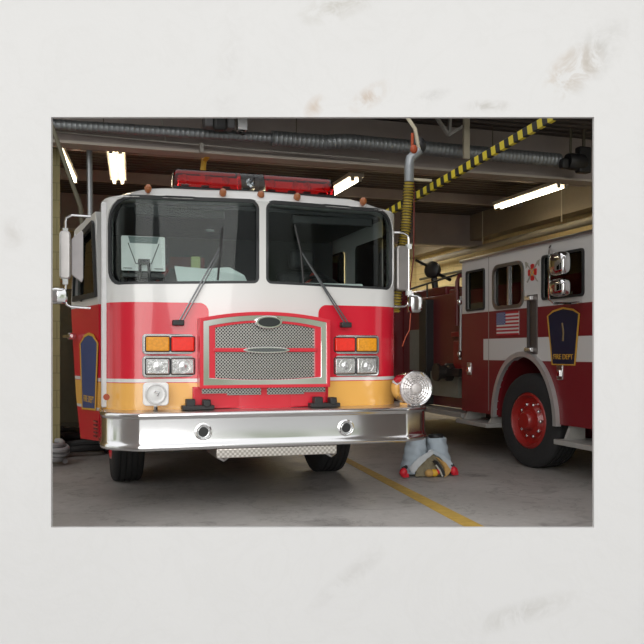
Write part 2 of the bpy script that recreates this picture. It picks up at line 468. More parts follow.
# thickness above must go inwards: glass and gaskets sit proud of it
for wpoly in (WL, WRr):
    gk = sheet('windshield', wpoly, [], shell(-.012), glass, T, step=.07, thick=.006)
    sheet('window_gasket', grow(wpoly, .008), [grow(wpoly, -.022)], shell(.010), gasket, gk, step=.07, thick=.02, offset=0)
for hp in (crewL, crewR, rdoorwin):
    sheet('side_window', hp, [], shell(-.01), dglass, T, step=.2, thick=.006)
# roof cap
def outline(off, z, n=10):
    pts = []
    hw = HW + (off if off > 0 else off * 1.9)
    for sg in (-1, 1):
        seq = []
        for i in range(n + 1):
            s = sg * (FX * i / n); x, y = plan(s); k = hw / HW
            seq.append((x * k, y - off, z))
        for i in range(1, n + 1):
            s = sg * (FX + CR * PI / 2 * i / n); x, y = plan(s); seq.append((x * hw / HW, y - off, z))
        seq.append((sg * hw, 2.9 + off, z))
        pts.append(seq)
    return pts[0][::-1] + pts[1][1:]
m = MB().rings([outline(-.01, 2.452), outline(.012, 2.454), outline(.018, 2.464), outline(.010, 2.476), outline(-.03, 2.495), outline(-.10, 2.55), outline(-.14, 2.572), outline(-.24, 2.585), outline(-.55, 2.595)])
m.build('cab_roof', whitep, T, angle=60)
# corner post of the door opening
MB().box(-1.268, .165, .81, -1.218, .235, 2.44).build('door_post', simple('post_white', (.82, .82, .83), .3), T, .012)
# interior
m = MB(); m.box(-1.17, .36, .75, 1.17, 2.8, .9); m.box(-1.18, 1.75, .9, 1.18, 1.8, 2.44)
m.build('cab_interior', interior, T)
MB().prism([plan(-1.28 + .08 * i, -.10) for i in range(33)] + [(1.12, 2.8), (-1.12, 2.8)], lambda u, v, d: (u, v, d), 2.405, 2.435).build('headliner', interior, T)
m = MB(); m.prism([plan(-1.28 + .08 * i, -.07) for i in range(33)] + [(1.1, .58), (-1.1, .58)], lambda u, v, d: (u, v, d), .95, 1.745).build('dashboard', simple('dashboard_teal_grey', (.24, .28, .28), .6), T, .02)
m = MB(); m.prism([(.65, .9), (.65, 1.6), (.8, 1.72), (1.6, 1.74), (1.6, .9)], lambda u, v, d: (d, u, v), -.32, .32).build('engine_cover', interior, T, .04)
for sx_ in (-.72, .72):
    st = MB().box(sx_ - .25, .85, 1.25, sx_ + .25, 1.35, 1.42).box(sx_ - .25, 1.3, 1.4, sx_ + .25, 1.45, 2.05).build('seat', seatm, T, .05)
    MB().box(sx_ - .13, 1.3, 2.08, sx_ + .13, 1.42, 2.28).build('headrest', seatm, st, .04)
    MB().tube([(sx_ + .1, 1.27, 2.03), (sx_ - .12, 1.26, 1.75), (sx_ - .24, 1.2, 1.42)], .02, 6).build('seat_belt', simple('seat_belt_web', (.35, .05, .04), .8), st)
sw = MB().tube([(.70 + .21 * math.cos(a), .62 + .09 * math.sin(a), 1.78 + .17 * math.sin(a)) for a in [2 * PI * i / 28 for i in range(29)]], .016, 8, False)
sw.tube([(.70, .62, 1.78), (.70, .5, 1.6)], .03, 8); sw.beam((.50, .62, 1.78), (.90, .62, 1.78), .03, .02); sw.build('steering_wheel', black, T)
for sx_ in (-.65, .65):
    MB().box(sx_ - .36, .12, 2.34, sx_ + .36, .16, 2.42).build('sun_visor', interior, T, .01)
MB().box(-.95, 1.70, 2.02, -.2, 1.74, 2.20).build('rear_panel', simple('maroon_panel', (.16, .03, .03), .7), T)
MB().ell((-.28, .9, 2.36), .04, .04, .012).build('dome_lamp', paper, T)
# door standing ajar
HX, HY = .295 - XC, 6.75 - YF
dv = Vector((-.218, .976)).normalized()
def dm(off): return lambda u, v: (HX + dv.x * u - dv.y * off, HY + dv.y * u + dv.x * off, v)
def dm_(off): return lambda u, v: (HX + dv.x * u - dv.y * off, HY + dv.y * u + dv.x * off, v)
dout = [(.03, .535), (.64, .50), (.80, .85), (.90, 1.25), (.99, 1.64), (.93, 2.0), (.87, 2.33), (.80, 2.345), (.145, 2.395), (.05, 1.64)]
dwin = [(.085, 1.70), (.86, 1.70), (.84, 1.95), (.78, 2.22), (.72, 2.25), (.20, 2.325), (.17, 2.30)]
dr = sheet('cab_door', dout, [dwin], dm(0), doorp, T, step=.12, thick=.06, offset=0)
sheet('door_window_frame', grow(dwin, .004), [grow(dwin, -.045)], dm(.032), gasket, dr, step=.15, thick=.02)
sheet('door_glass', grow(dwin, -.01), [], dm(0), dglass, dr, step=.3, thick=.006)
cst = [(.10, .80), (.50, .775), (.535, 1.28), (.46, 1.35), (.30, 1.385), (.12, 1.37), (.03, 1.32), (.045, 1.28)]
cst = [(.12, .79), (.53, .775), (.60, 1.32), (.45, 1.375), (.32, 1.39), (.18, 1.375), (.05, 1.32)]
sheet('crest', cst, [], dm(.036), bluep, dr, step=.2, thick=.004)
sheet('crest_border', grow(cst, .022), [cst], dm(.038), goldp, dr, step=.2, thick=.006)
M = frame_mat((HX + dv.x * .325 - dv.y * .040, HY + dv.y * .325 + dv.x * .040, .855), (-dv.x, -dv.y, 0), (0, 0, 1), (-dv.y, dv.x, 0))
lettering('crest_lettering', 'FIRE DEPT', goldp, dr, .078, M)
m = MB(); hp = lambda u, v, o_: dm(o_)(u, v)
m.tube([hp(.80, 1.39, .04), hp(.80, 1.39, .10)], .03, 10); m.tube([hp(.72, 1.39, .09), hp(.95, 1.39, .10)], .015, 8); m.build('door_handle', chrome, dr)
m = MB()
for k in range(5): m.tube([hp(.045, .57 + .03 * k, .045), hp(.13, .57 + .03 * k, .045)], .008, 6)
m.build('step_vent', darkred, dr)
# mirrors
def mirror(sg, x0, x1, zt, zb, y, head, low, label=None):
    mr = MB().tube([(x0, y + .05, zt + .015), (x0 + (x1 - x0) * .75, y, zt + .01), (x1 - sg * .03, y, zt), (x1 - sg * .008, y, zt - .012), (x1, y, zt - .04), (x1, y, zb + .05), (x1 - sg * .01, y, zb + .015), (x1 - sg * .04, y, zb), (x0, y + .05, zb - .005)], .010, 8).build('mirror_arm', chrome, T)
    if sg < 0:
        pl = MB().prism([(-1.485, 1.86), (-1.405, 1.80), (-1.395, 1.84), (-1.395, 2.20), (-1.41, 2.215), (-1.485, 2.14)], lambda u, v, d: (u, d, v), y + .02, y + .05).build('mirror_plate', simple('white_mirror_plate', (.62, .59, .60), .4), mr, .008)
    h = MB().prism(rr(head[0], head[1], head[2], head[3], .03), lambda u, v, d: (u, d, v), y - .03, y + .05).build('mirror_head', simple('brushed_mirror_back', (.55, .53, .52), .3, .85), mr, .012)
    MB().prism(rr(head[0] + .015, head[1] + .015, head[2] - .015, head[3] - .015, .02), lambda u, v, d: (u, d, v), y + .05, y + .055).build('mirror_glass', chrome, h)
    l = MB().ell(((low[0] + low[2]) / 2, y - .02, (low[1] + low[3]) / 2), (low[2] - low[0]) / 2 * 1.1, .05, (low[3] - low[1]) / 2 * 1.1, f=lambda d: 1 / (abs(d[0]) ** 4 + abs(d[1]) ** 4 + abs(d[2]) ** 4) ** .25).build('convex_mirror', chrome, mr)
    for z in (head[3] - .025, head[1] - .04): MB().box(x1 - .02, y - .025, z, x1 + .02, y + .02, z + .045).build('mirror_clamp', paper, mr)
    mr.location.x = -.03 if sg > 0 else -.01
mirror(-1, -1.34, -1.53, 2.315, 1.605, .2, (-1.575, 1.82, -1.49, 2.20), (-1.66, 1.63, -1.52, 1.745))
# angled white mirror face beside the arm
mirror(1, 1.22, 1.435, 2.31, 1.66, .25, (1.31, 1.80, 1.425, 2.20), (1.43, 1.61, 1.545, 1.77))
MB().tube([(1.42, .24, 1.60), (1.41, .24, 1.45), (1.37, .24, 1.38), (1.33, .22, 1.30)], .004, 6).build('mirror_cable', orange, T)
# chrome trim line at the top of the panels
# headlight clusters
def bez(cx, z0, z1, kinds):
    y = plan(abs(cx) - .215)[1]
    f = lambda u, v, d: (u, d + (0 if True else 0), v)
    out = rr(cx - .215, z0, cx + .215, z1, .03)
    b = MB().prism(out, f, y - .025, y + .10).build('headlight_bezel' if kinds == 'cc' else 'signal_bezel', simple('bezel_aluminium', (.62, .62, .63), .22, .9), T, .008)
    for k, i in zip(kinds, (-1, 1)):
        c0 = cx + i * .098; mt = {'a': amber, 'r': redlens, 'c': lampglass}[k]
        nm = {'a': 'turn_signal_lens', 'r': 'warning_light_lens', 'c': 'headlight_lens'}[k]
        MB().prism(rr(c0 - .090, z0 + .024, c0 + .090, z1 - .024, .012), f, y - .045, y - .02).build(nm, mt, b, .012)
        fr_ = MB()
        q = rr(c0 - .094, z0 + .020, c0 + .094, z1 - .020, .014); fr_.tube([(u, y - .027, v) for u, v in q + q[:1]], .0045, 6, False); fr_.build('lens_rim', gasket, b)
        if k == 'c':
            MB().lathe((c0, y - .044, (z0 + z1) / 2), (0, -1, 0), [(0, .058), (.002, .054), (.0, .05), (.003, .024), (.007, .016), (.008, 0)], 24, False).build('lens_bulb', lampglass, b)
bez(-.755, 1.232, 1.392, 'ar'); bez(-.755, 1.052, 1.222, 'cc'); bez(.79, 1.232, 1.392, 'ra'); bez(.79, 1.045, 1.222, 'cc')
# thin bright ledge above the lamps
for sg in (-1, 1):
    MB().tube([(sg * .50, plan(.5)[1] - .004, 1.555), (sg * .75, plan(.75)[1] - .006, 1.56), (sg * 1.0, plan(1.0)[1] - .004, 1.555)], .006, 6).build('panel_crease', redp, T)
# grille
def gfn(u, v, d): return (u + .016, d, v)
def arch(x0, x1, z0, z1, rise, n=14, sag=0):
    p = [(x0 + (x1 - x0) * i / n, z0 - sag * 4 * (i / n) * (1 - i / n)) for i in range(n + 1)]
    return p + [(x1 - (x1 - x0) * i / n, z1 + rise * 4 * (i / n) * (1 - i / n)) for i in range(n + 1)]
def ring(name, a, b, y0, y1, mat, parent):
    n = len(a); m = MB()
    m.rings([[gfn(*p, y1) for p in a], [gfn(*p, y0) for p in a], [gfn(*p, y0) for p in b], [gfn(*p, y1) for p in b], [gfn(*p, y1) for p in a]], False)
    return m.build(name, mat, parent, .003)
gr = ring('grille', arch(-.545, .545, .965, 1.512, .058), arch(-.515, .515, .990, 1.490, .052), -.20, -.02, redp, T)
ring('chrome_surround', arch(-.517, .517, .988, 1.492, .052), arch(-.468, .468, 1.048, 1.452, .050, sag=.020), -.188, -.04, chrome, gr)
ring('inner_surround', arch(-.470, .470, 1.046, 1.454, .050, sag=.020), arch(-.418, .418, 1.048, 1.440, .044, sag=.019), -.180, -.05, redp, gr)
MB().prism(arch(-.44, .44, 1.04, 1.44, .05, sag=.02), gfn, -.150, -.14).build('grille_mesh', grille_m, gr)
MB().box(-.43 + .016, -.20, 1.250, .43 + .016, -.14, 1.282).build('grille_bar', redp, gr, .006)
MB().prism(ellp(0, 1.266, .195, .026, 32), gfn, -.215, -.18).build('bar_badge', chrome, gr, .004)
MB().prism(ellp(0, 1.266, .165, .015, 32), gfn, -.219, -.21).build('badge_insert', simple('brushed_insert', (.10, .11, .11), .4, .5), gr)
em = MB().prism(ellp(0, 1.487, .112, .052, 36), gfn, -.225, -.17).build('emblem', chrome, gr, .006)
MB().prism(ellp(0, 1.487, .092, .037, 36), gfn, -.232, -.22).build('emblem_face', simple('emblem_black', (.006, .010, .009), .45), em, .004)
MB().box(-.585, -.10, .80, .515, -.02, .975).build('lower_panel', redp, T, .01)
for x0, x1, z0 in ((-.515, -.315, .922), (-.315, -.04, .907), (.01, .32, .907), (.32, .50, .922)):
    MB().box(x0, -.115, z0, x1, -.09, .962).build('lower_vent', grille_m, T)
for cx in (-.56, .475):
    m = MB().box(cx - .12, -.20, .80, cx + .13, -.10, .835).box(cx - .09, -.20, .83, cx - .02, -.12, .885).box(cx + .04, -.20, .83, cx + .10, -.12, .88)
    m.lathe((cx + .07, -.21, .85), (0, 1, 0), [(0, .03), (.08, .03)], 14); m.build('tilt_latch', black, T, .006)
# wipers
def wiper(piv, elbow, bt, bb, yg=-.14):
    p = MB(); q0 = (piv[0], -.11, piv[1]); q1 = (elbow[0], -.085, elbow[1])
    p.tube([q0, q1], .007, 6); p.tube([(q0[0] + .028, q0[1], q0[2] + .004), (q1[0] + .012, q1[1], q1[2] - .02)], .006, 6)
    p.build_ = None
    a = p.build('wiper_arm', black if False else simple('wiper_steel', (.17, .18, .19), .3, .8), T)
    MB().box(piv[0] - .045, -.13, piv[1] - .022, piv[0] + .045, -.07, piv[1] + .022).build('wiper_pivot', black, a, .008)
    m = MB().tube([(bt[0], -.082, bt[1]), (elbow[0], -.088, elbow[1]), (bb[0], -.082, bb[1])], .009, 6); m.build('wiper_blade', black, a)
wiper((-.700, 1.478), (-.362, 2.085), (-.345, 2.24), (-.385, 1.82)); wiper((.685, 1.475), (.300, 2.08), (.250, 2.29), (.325, 1.82))
# bumper
def bpath(off=0.0):
    P_ = [(-1.30, .25), (-1.30, -.14), (-1.265, -.255), (-1.20, -.335), (-1.10, -.405), (-1.05, -.440), (-1.02, -.450), (0, -.455), (1.02, -.450), (1.05, -.440), (1.10, -.405), (1.20, -.335), (1.265, -.255), (1.30, -.14), (1.30, .25)]
    P_ = [(x * (1.275 if x < 0 else 1.37) / 1.30, y) for x, y in P_]
    out = []
    for i, p in enumerate(P_):
        a = Vector(P_[max(0, i - 1)]); b = Vector(P_[min(len(P_) - 1, i + 1)]); t = (b - a).normalized(); nn = Vector((t.y, -t.x)); out.append((p[0] + nn.x * off, p[1] + nn.y * off))
    return out
prof = [(-.03, .795), (.0, .802), (.012, .796), (.014, .775), (.002, .764), (0, .75), (0, .60), (.003, .572), (.014, .562), (.014, .538), (.004, .525), (-.03, .522)]
m = MB(); m.rings([[(x, y, z) for x, y in bpath(o_)] for o_, z in prof], False, False)
bp = m.build('bumper', simple('bumper_chrome', (.80, .80, .81), .14, 1, .01), T, angle=60)
s_ = bp.modifiers.new('t', 'SOLIDIFY'); s_.thickness = .008; s_.offset = -1
m = MB(); pp = bpath(-.012); m.prism(pp, lambda u, v, d: (u, v, d), .786, .797).build('tread_deck', tread, bp)
for cx in (-.56, .565):
    m = MB(); m.lathe((cx, -.452, .655), (0, -1, 0), [(0, .066), (.012, .064), (.016, .056), (.010, .046), (-.002, .044), (.004, .040), (.006, .034), (-.03, .030), (-.05, .0)], 32, False)
    hn = m.build('air_horn_ring', chrome, bp, angle=50)
    MB().lathe((cx, -.458, .655), (0, -1, 0), [(0, .038), (.003, .036)], 20).build('air_horn_mouth', black, hn)
MB().box(-.46, -.45, .452, .49, -.02, .522).build('tread_step', tread, bp, .006)
for x in (-.42, .45): MB().tube([(x, -.30, .53), (x, -.30, .44), (x + .04, -.31, .42), (x + .07, -.30, .44)], .014, 8).build('tow_hook', satin, bp)
# round lamps
sp = MB().prism(rr(-.975, .838, -.78, 1.016, .03), lambda u, v, d: (u, d, v), -.17, -.14).build('flood_lamp', simple('white_lamp_plate', (.80, .80, .80), .3), T, .008)
MB().lathe((-.88, -.17, .928), (0, -1, 0), [(0, .082), (.014, .080), (.018, .072), (.012, .066), (.010, .05), (.013, .03), (.012, .0)], 32).build('lamp_lens', simple('frosted_lens', (.66, .66, .66), .3, .3, .1, 60), sp)
MB().tube([(-.87, -.19, .915), (-.86, -.19, .94), (-.89, -.19, .945)], .008, 6).build('lamp_bulb', chrome, sp)
MB().tube([(-.88, -.14, .84), (-.88, -.16, .80)], .02, 8).build('lamp_stem', chrome, sp)
sr = MB().lathe((1.195, -.32, .952), (0, -1, .0), [(-.22, .05), (-.2, .10), (-.14, .125), (0, .132), (.06, .134), (.075, .144), (.09, .146), (.10, .138), (.085, .125)], 40, True).build('siren', chrome, T, angle=50)
m = MB()
for r_ in (.118, .098, .078, .056): m.lathe((1.195, -.415, .952), (0, -1, 0), [(-.012, r_), (0, r_ - .003), (.0, r_ - .009), (-.012, r_ - .012)], 36, False)
for k in range(16):
    a = 2 * PI * k / 16; m.beam((1.195 + .04 * math.cos(a), -.412, .952 + .04 * math.sin(a)), (1.195 + .122 * math.cos(a), -.412, .952 + .122 * math.sin(a)), .006, .006)
m.lathe((1.195, -.415, .952), (0, -1, 0), [(-.02, .045), (0, .042), (.012, .03), (.016, .0)], 24); m.build('siren_grille', simple('siren_slat', (.72, .68, .67), .35, .5), sr)
MB().lathe((1.195, -.40, .952), (0, -1, 0), [(0, .125), (.002, .12)], 32).build('siren_throat', simple('siren_face_grey', (.55, .50, .49), .4, .3), sr)
MB().box(1.14, -.36, .797, 1.25, -.2, .83).build('siren_foot', chrome, sr)
MB().tube([(-1.235, .06, .90), (-1.235, .02, .90)], .025, 10).build('side_marker', orange, T)
# roof markers
for x in (-.92, -.33, -.018, .29, .88):
    MB().ell((x, -.01 if abs(x) < .8 else .01, 2.532), .029, .045, .036).build('marker_light', markm, T)
# light bar
lb = MB().box(-.66, .27, 2.585, .76, .52, 2.625).build('light_bar', black, T, .01)
def dome(x0, x1, mat, nm, e0=False, e1=False):
    pr = []
    n = 10; L = x1 - x0
    ys = []
    def ringx(x, k): return [(x, .395 + .125 * k * math.cos(a), 2.62 + (.172 * k if math.sin(a) > 0 else .01) * math.sin(a) * 1.0) for a in [2 * PI * i / 28 for i in range(28)]]
    rs = []
    if e0: rs += [ringx(x0, .55), ringx(x0 + .006, .8), ringx(x0 + .02, .95)]
    rs += [ringx(x0 + (.04 if e0 else 0), 1), ringx(x1 - (.04 if e1 else 0), 1)]
    if e1: rs += [ringx(x1 - .02, .95), ringx(x1 - .006, .8), ringx(x1, .55)]
    return MB().rings(rs).build(nm, mat, lb, angle=60)
dome(-.655, -.09, redglass, 'red_dome', e0=True); dome(-.086, .025, clearglass, 'clear_dome'); dome(.03, .115, clearglass, 'clear_dome'); dome(.119, .755, redglass, 'red_dome', e1=True)
for i, x in enumerate((-.55, -.38, -.2, -.03, .2, .38, .52, .66)):
    rt = MB().lathe((x, .35, 2.69), (.5 if i % 2 else -.5, -1, .1), [(0, .01), (.03, .03), (.045, .04)], 16, False).build('rotator', chrome if i == 3 else redlens, lb)
    MB().box(x - .03, .36, 2.625, x + .03, .42, 2.66).build('rotator_motor', black, rt)
MB().box(-.60, .41, 2.63, -.10, .47, 2.745).build('reflector_strip', redlens, lb)
MB().box(.13, .41, 2.63, .72, .47, 2.745).build('reflector_strip', redlens, lb)
lb.location.x = -.03; sr.location.x = -.012; gr.location.x = -.03; gr.scale.x = .976; em.location.x = .015
# chassis, body behind, wheels
MB().box(-.55, -.1, .55, .55, 7.0, .80).box(-1.05, .25, .56, 1.05, .85, .75).build('chassis', black, T)
MB().box(-1.2, .6, .9, 1.2, 2.85, 1.15).build('cab_floor', black, T)
rb = MB().box(-1.22, 3.0, .6, 1.22, 7.4, 2.35).build('rear_body', redp, T, .03)
for sg in (-1, 1):
    MB().box(sg * 1.222 - .01, 3.3, 1.0, sg * 1.222 + .01, 4.4, 2.1).build('roller_shutter', satin, rb, .005)
    MB().box(sg * 1.222 - .01, 5.4, 1.0, sg * 1.222 + .01, 7.2, 2.1).build('roller_shutter', satin, rb, .005)
def wheel(parent, cx, cy, cz, r, wdt, sg, rimmat, steer=0, nm='wheel'):
    """axis along x, outer face on side sg"""
    tp = []
    hw = wdt / 2
    pr = [(-hw, .60 * r), (-hw * 1.02, .75 * r), (-hw * .98, .92 * r), (-hw * .86, .985 * r), (-hw * .74, r)]
    for k in range(4):
        c = (-.54 + .36 * k) * hw
        pr += [(c - .05 * hw, r), (c - .035 * hw, r * .975), (c + .035 * hw, r * .975), (c + .05 * hw, r)]
    pr += [(hw * .74, r), (hw * .86, .985 * r), (hw * .98, .92 * r), (hw * 1.02, .75 * r), (hw, .60 * r)]
    t = MB().lathe((0, 0, 0), (1, 0, 0), [(hw - .07, .5 * r), (-hw + .07, .5 * r)][::-1] + pr + [(hw - .07, .5 * r)], 56, False).build(nm, rubber, parent, angle=50)
    t.location = (cx, cy, cz); t.rotation_euler = (0, 0, steer)
    rm = MB().lathe((sg * (hw + .004), 0, 0), (sg, 0, 0), [(-.02, .60 * r), (.004, .56 * r), (.006, .54 * r), (-.01, .52 * r), (-.06, .48 * r), (-.065, .38 * r), (-.02, .30 * r), (-.015, .22 * r), (.03, .20 * r), (.05, .16 * r), (.055, .0)], 40, False).build('rim', rimmat, t, angle=40)
    for k in range(10):
        a = 2 * PI * k / 10; bl = MB().lathe((sg * (hw - .055), .345 * r * math.cos(a), .345 * r * math.sin(a)), (sg, 0, 0), [(0, .019), (.03, .019), (.04, .008)], 8)
        bl.build('wheel_nut', chrome, rm)
    return t
for sg in (-1, 1):
    wheel(T, 1.06 if sg > 0 else -.975, 1.66, .50, .50, .29, sg, redp, 0, 'wheel')
    wheel(T, sg * 1.04, 5.6, .51, .51, .31, sg, redp, 0, 'wheel')
MB().tube([(-.95, 1.62, .51), (.95, 1.62, .51)], .07, 10).build('front_axle', black, T)
MB().tube([(-.95, 5.6, .51), (.95, 5.6, .51)], .08, 10).build('rear_axle', black, T)
MB().box(.78, .95, .40, .82, 1.0, .62).build('axle_bracket', cream, T)

# things on the dashboard
L = thing('mobile_terminal', 'white mobile terminal standing open behind the left windshield pane', 'computer', (XC - .93, YF + .30, 1.745))
MB().prism(rr(-.175, .17, .18, .46, .012), lambda u, v, d: (u, d + v * .12, v), -.01, .012).build('screen_lid', simple('terminal_white', (.93, .97, .96), .5), L, .004)
MB().prism([(-.12, .455), (.13, .455), (.115, .40), (-.105, .40)], lambda u, v, d: (u, d + v * .12, v), -.016, -.009).build('lid_stripe', simple('teal_grey_plastic', (.17, .22, .22), .4), L)
m = MB()
for a, b in (((-.12, .40), (-.06, .23)), ((.13, .40), (.065, .23)), ((-.06, .23), (.065, .23)), ((-.16, .19), (-.09, .19)), ((.09, .19), (.16, .19))):
    m.beam((a[0], -.014 + a[1] * .12, a[1]), (b[0], -.014 + b[1] * .12, b[1]), .004, .005)
m.build('lid_seam', black, L)
m = MB().box(-.17, .02, .12, .17, .25, .15).tube([(-.03, -.03, 0), (-.03, -.03, .22), (-.02, -.03, .25), (.02, -.03, .25), (.04, -.03, .23), (.05, -.03, 0)], .012, 8).box(-.045, -.06, .22, .045, -.015, .26).tube([(-.15, .1, .0), (-.15, .1, .12)], .012, 6).tube([(.15, .1, 0), (.15, .1, .12)], .012, 6).box(-.17, .03, -.0, .17, .2, .015)
m.build('terminal_mount', black, L)
def sheetpaper(name, pts, label, cat, mat=paper):
    m = MB().rings([pts, [(p[0], p[1] + .006, p[2] + .003) for p in pts]]); return tag(m.build(name, mat, smooth=False), label, cat)
def dl(x, y, z): return (XC + x, YF + y, z)
sheetpaper('map_book', [dl(-.66, .18, 1.775), dl(-.06, .18, 1.775), dl(-.09, .29, 1.90), dl(-.22, .29, 1.965), dl(-.42, .29, 1.945), dl(-.68, .29, 1.96)], 'pale folded map book propped behind left windshield, beside the white terminal', 'book', simple('faded_map_paper', (.72, .80, .79), .7))
sheetpaper('paper_sheet', [dl(-.95, .08, 1.772), dl(-.02, .05, 1.772), dl(-.02, .15, 1.79), dl(-.95, .16, 1.79)], 'white sheet lying flat on dash below the map book', 'paper')
sheetpaper('paper_sheet', [dl(.27, .05, 1.772), dl(.93, .08, 1.772), dl(.93, .17, 1.84), dl(.27, .14, 1.835)], 'white paper sheet on dash behind the right windshield pane', 'paper')
tag(MB().box(XC - .50, YF + .56, 1.77, XC - .42, YF + .60, 2.08).build('vest_strip', simple('pale_lime_cloth', (.42, .50, .22), .7), None, .01), 'pale lime upright strip standing on dash behind the map book', 'strip')  # upright strip of a yellow vest

# ------------------------------------------------------------------ the second truck, side on at the right
S = thing('fire_truck', 'darker red fire truck side on at right edge with flag decal', 'fire truck', (0, 0, 0))
XS = 4.75
def sf(off): return lambda u, v: (XS - off, u, v)
archp = [(7.76 + .60 * math.cos(a), .50 + .70 * math.sin(a)) for a in [2 * PI * i / 48 for i in range(48)]]
w1 = rr(8.64, 1.765, 9.08, 2.235, .02); w2 = rr(7.79, 1.765, 8.41, 2.225, .09); w3 = rr(6.70, 1.80, 7.40, 2.24, .03)
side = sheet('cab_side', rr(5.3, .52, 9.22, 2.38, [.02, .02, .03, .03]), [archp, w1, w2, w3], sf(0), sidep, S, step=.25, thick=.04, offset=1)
for wp, nm in ((w1, 'rear_cab_window'), (w2, 'crew_window'), (w3, 'front_door_window')):
    g_ = sheet(nm, wp, [], sf(-.02), dglass, S, step=.3, thick=.006)
    sheet('window_frame', grow(wp, .028 if nm == 'crew_window' else .012), [grow(wp, -.012)], sf(.008), gasket if nm != 'crew_window' else simple('window_trim_metal', (.25, .24, .22), .35, .8), g_, step=.3, thick=.02, offset=0)
MB().box(XS - .008, 8.085, 1.77, XS + .01, 8.115, 2.22).build('window_divider', satin, S)
MB().tube([(XS - .01, 5.3, 2.385), (XS - .01, 9.24, 2.385)], .022, 8).build('drip_rail', satin, S)
m = MB().box(XS + .02, 5.25, 2.36, 7.15, 9.22, 2.42).build('cab_roof', whitep, S, .02)
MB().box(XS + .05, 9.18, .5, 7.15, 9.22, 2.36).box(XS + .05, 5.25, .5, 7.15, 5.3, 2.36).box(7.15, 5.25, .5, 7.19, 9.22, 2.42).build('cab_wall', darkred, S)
MB().box(XS + .06, 5.3, 1.2, 7.12, 9.18, 1.24).box(XS + .7, 5.3, .45, 6.9, 13.5, .75).build('chassis', black, S)
m = MB()
for y in (6.7, 7.9, 8.8): m.box(XS + .2, y - .2, 1.24, XS + .75, y + .2, 1.6).box(XS + .2, y + .12, 1.6, XS + .75, y + .22, 2.1)
m.build('crew_seat', seatm, S, .04)
# wheel arch
n = 40; rs = [[], [], [], []]
for i in range(n + 1):
    a = PI * i / n - 0
    for k, (rx, rz, off) in enumerate(((.60, .70, -.01), (.60, .70, .045), (.655, .755, .045), (.665, .765, -.01))):
        rs[k].append((XS - off, 7.76 + rx * math.cos(a), .50 + rz * math.sin(a)))
MB().rings(rs + [rs[0]], False, False).build('wheel_arch_trim', simple('arch_metal', (.55, .54, .53), .3, .5), S, angle=50)
ln = []
for x in (XS + .02, XS + .55): ln.append([(x, 7.76 + .60 * math.cos(PI * i / n), .50 + .70 * math.sin(PI * i / n)) for i in range(n + 1)])
MB().rings(ln, False, False)._add([(XS + .55, 7.1, .3), (XS + .55, 8.4, .3), (XS + .55, 8.4, 1.25), (XS + .55, 7.1, 1.25)], [(0, 1, 2, 3)]).build('wheel_well', darkred, S)
rimr = simple('rim_red', (.30, .015, .012), .35, 0, .1, 8, 0, .3)
wheel(S, XS + .17, 7.73, .51, .51, .32, -1, rimr, R(6), 'wheel'); wheel(S, 6.95, 7.73, .51, .51, .30, 1, redp); wheel(S, XS + .2, 12.3, .51, .51, .30, -1, redp); wheel(S, 6.95, 12.3, .51, .51, .30, 1, redp)
# crest and lettering
cs = [(6.84, 1.13), (7.21, 1.13), (7.29, 1.62), (7.20, 1.655), (7.03, 1.68), (6.86, 1.655), (6.77, 1.62)]
sheet('crest', cs, [], sf(.004), simple('crest_blue_shaded', (.010, .014, .045), .4), S, step=.4, thick=.006); sheet('crest_border', grow(cs, .018), [cs], sf(.006), goldp, S, step=.4, thick=.008)  # darker copy of the crest blue, shade put into the colour
lettering('crest_lettering', 'FIRE DEPT', goldp, S, .075, frame_mat((XS - .014, 7.025, 1.20), (0, -1, 0), (0, 0, 1), (-1, 0, 0)))
m = MB()
m.tube([(XS - .009, 7.03, 1.36), (XS - .009, 7.02, 1.44), (XS - .009, 7.04, 1.54)], .012, 6); m.ell((XS - .006, 7.04, 1.56), .004, .035, .03); m.build('crest_torch', simple('faded_gold', (.20, .13, .05), .5), S)
# flag
fl = MB().box(XS - .006, 7.87, 1.44, XS + .0, 8.35, 1.70).build('flag', whitep, S)
m = MB()
for k in range(7):
    z1 = 1.70 - .26 * (2 * k) / 13; m.box(XS - .008, 7.87, z1 - .02, XS - .004, 8.35 if k > 3 else 8.15, z1)
m.build('flag_stripe', simple('flag_red', (.45, .02, .03), .5), fl)
MB().box(XS - .009, 8.15, 1.56, XS - .003, 8.35, 1.70).build('flag_canton', simple('flag_blue', (.03, .05, .20), .5), fl)
m = MB()
def star(m, y, z, r_, x=XS - .0095):
    p = [(y + (r_ if i % 2 == 0 else r_ * .42) * math.sin(PI * i / 5), z + (r_ if i % 2 == 0 else r_ * .42) * math.cos(PI * i / 5)) for i in range(10)]
    m.prism(p, lambda u, v, d: (d, u, v), x - .001, x + .001)
for r_ in range(9):
    for c in range(6 if r_ % 2 == 0 else 5): star(m, 8.335 - .034 * c - (0 if r_ % 2 == 0 else .017), 1.69 - .0145 * r_, .007)
m.build('flag_stars', whitep, fl)
# emblem with crossed axes
def cross(r_): 
    p = []
    for k in range(4):
        a = PI / 2 * k
        for da, q in ((-.45, 1), (-.2, 1.05), (.2, 1.05), (.45, 1), (.785, .45)): p.append((7.60 + r_ * q * math.sin(a + da), 2.10 + r_ * 1.05 * q * math.cos(a + da)))
    return p
MB().prism(cross(.082), lambda u, v, d: (XS - d, u, v), 0, .006).build('service_emblem', simple('emblem_red', (.55, .02, .02), .4), S)
MB().prism(ellp(7.60, 2.10, .035, .037, 20), lambda u, v, d: (XS - d, u, v), .005, .009).build('emblem_centre', goldp, S)
m = MB()
for sg in (-1, 1):
    m.beam((XS - .005, 7.60 + sg * .10, 2.0), (XS - .005, 7.60 - sg * .115, 2.215), .010, .012); m.prism([(7.60 + sg * .075, 2.20), (7.60 + sg * .14, 2.225), (7.60 + sg * .13, 2.15)], lambda u, v, d: (XS - d, u, v), 0, .006)
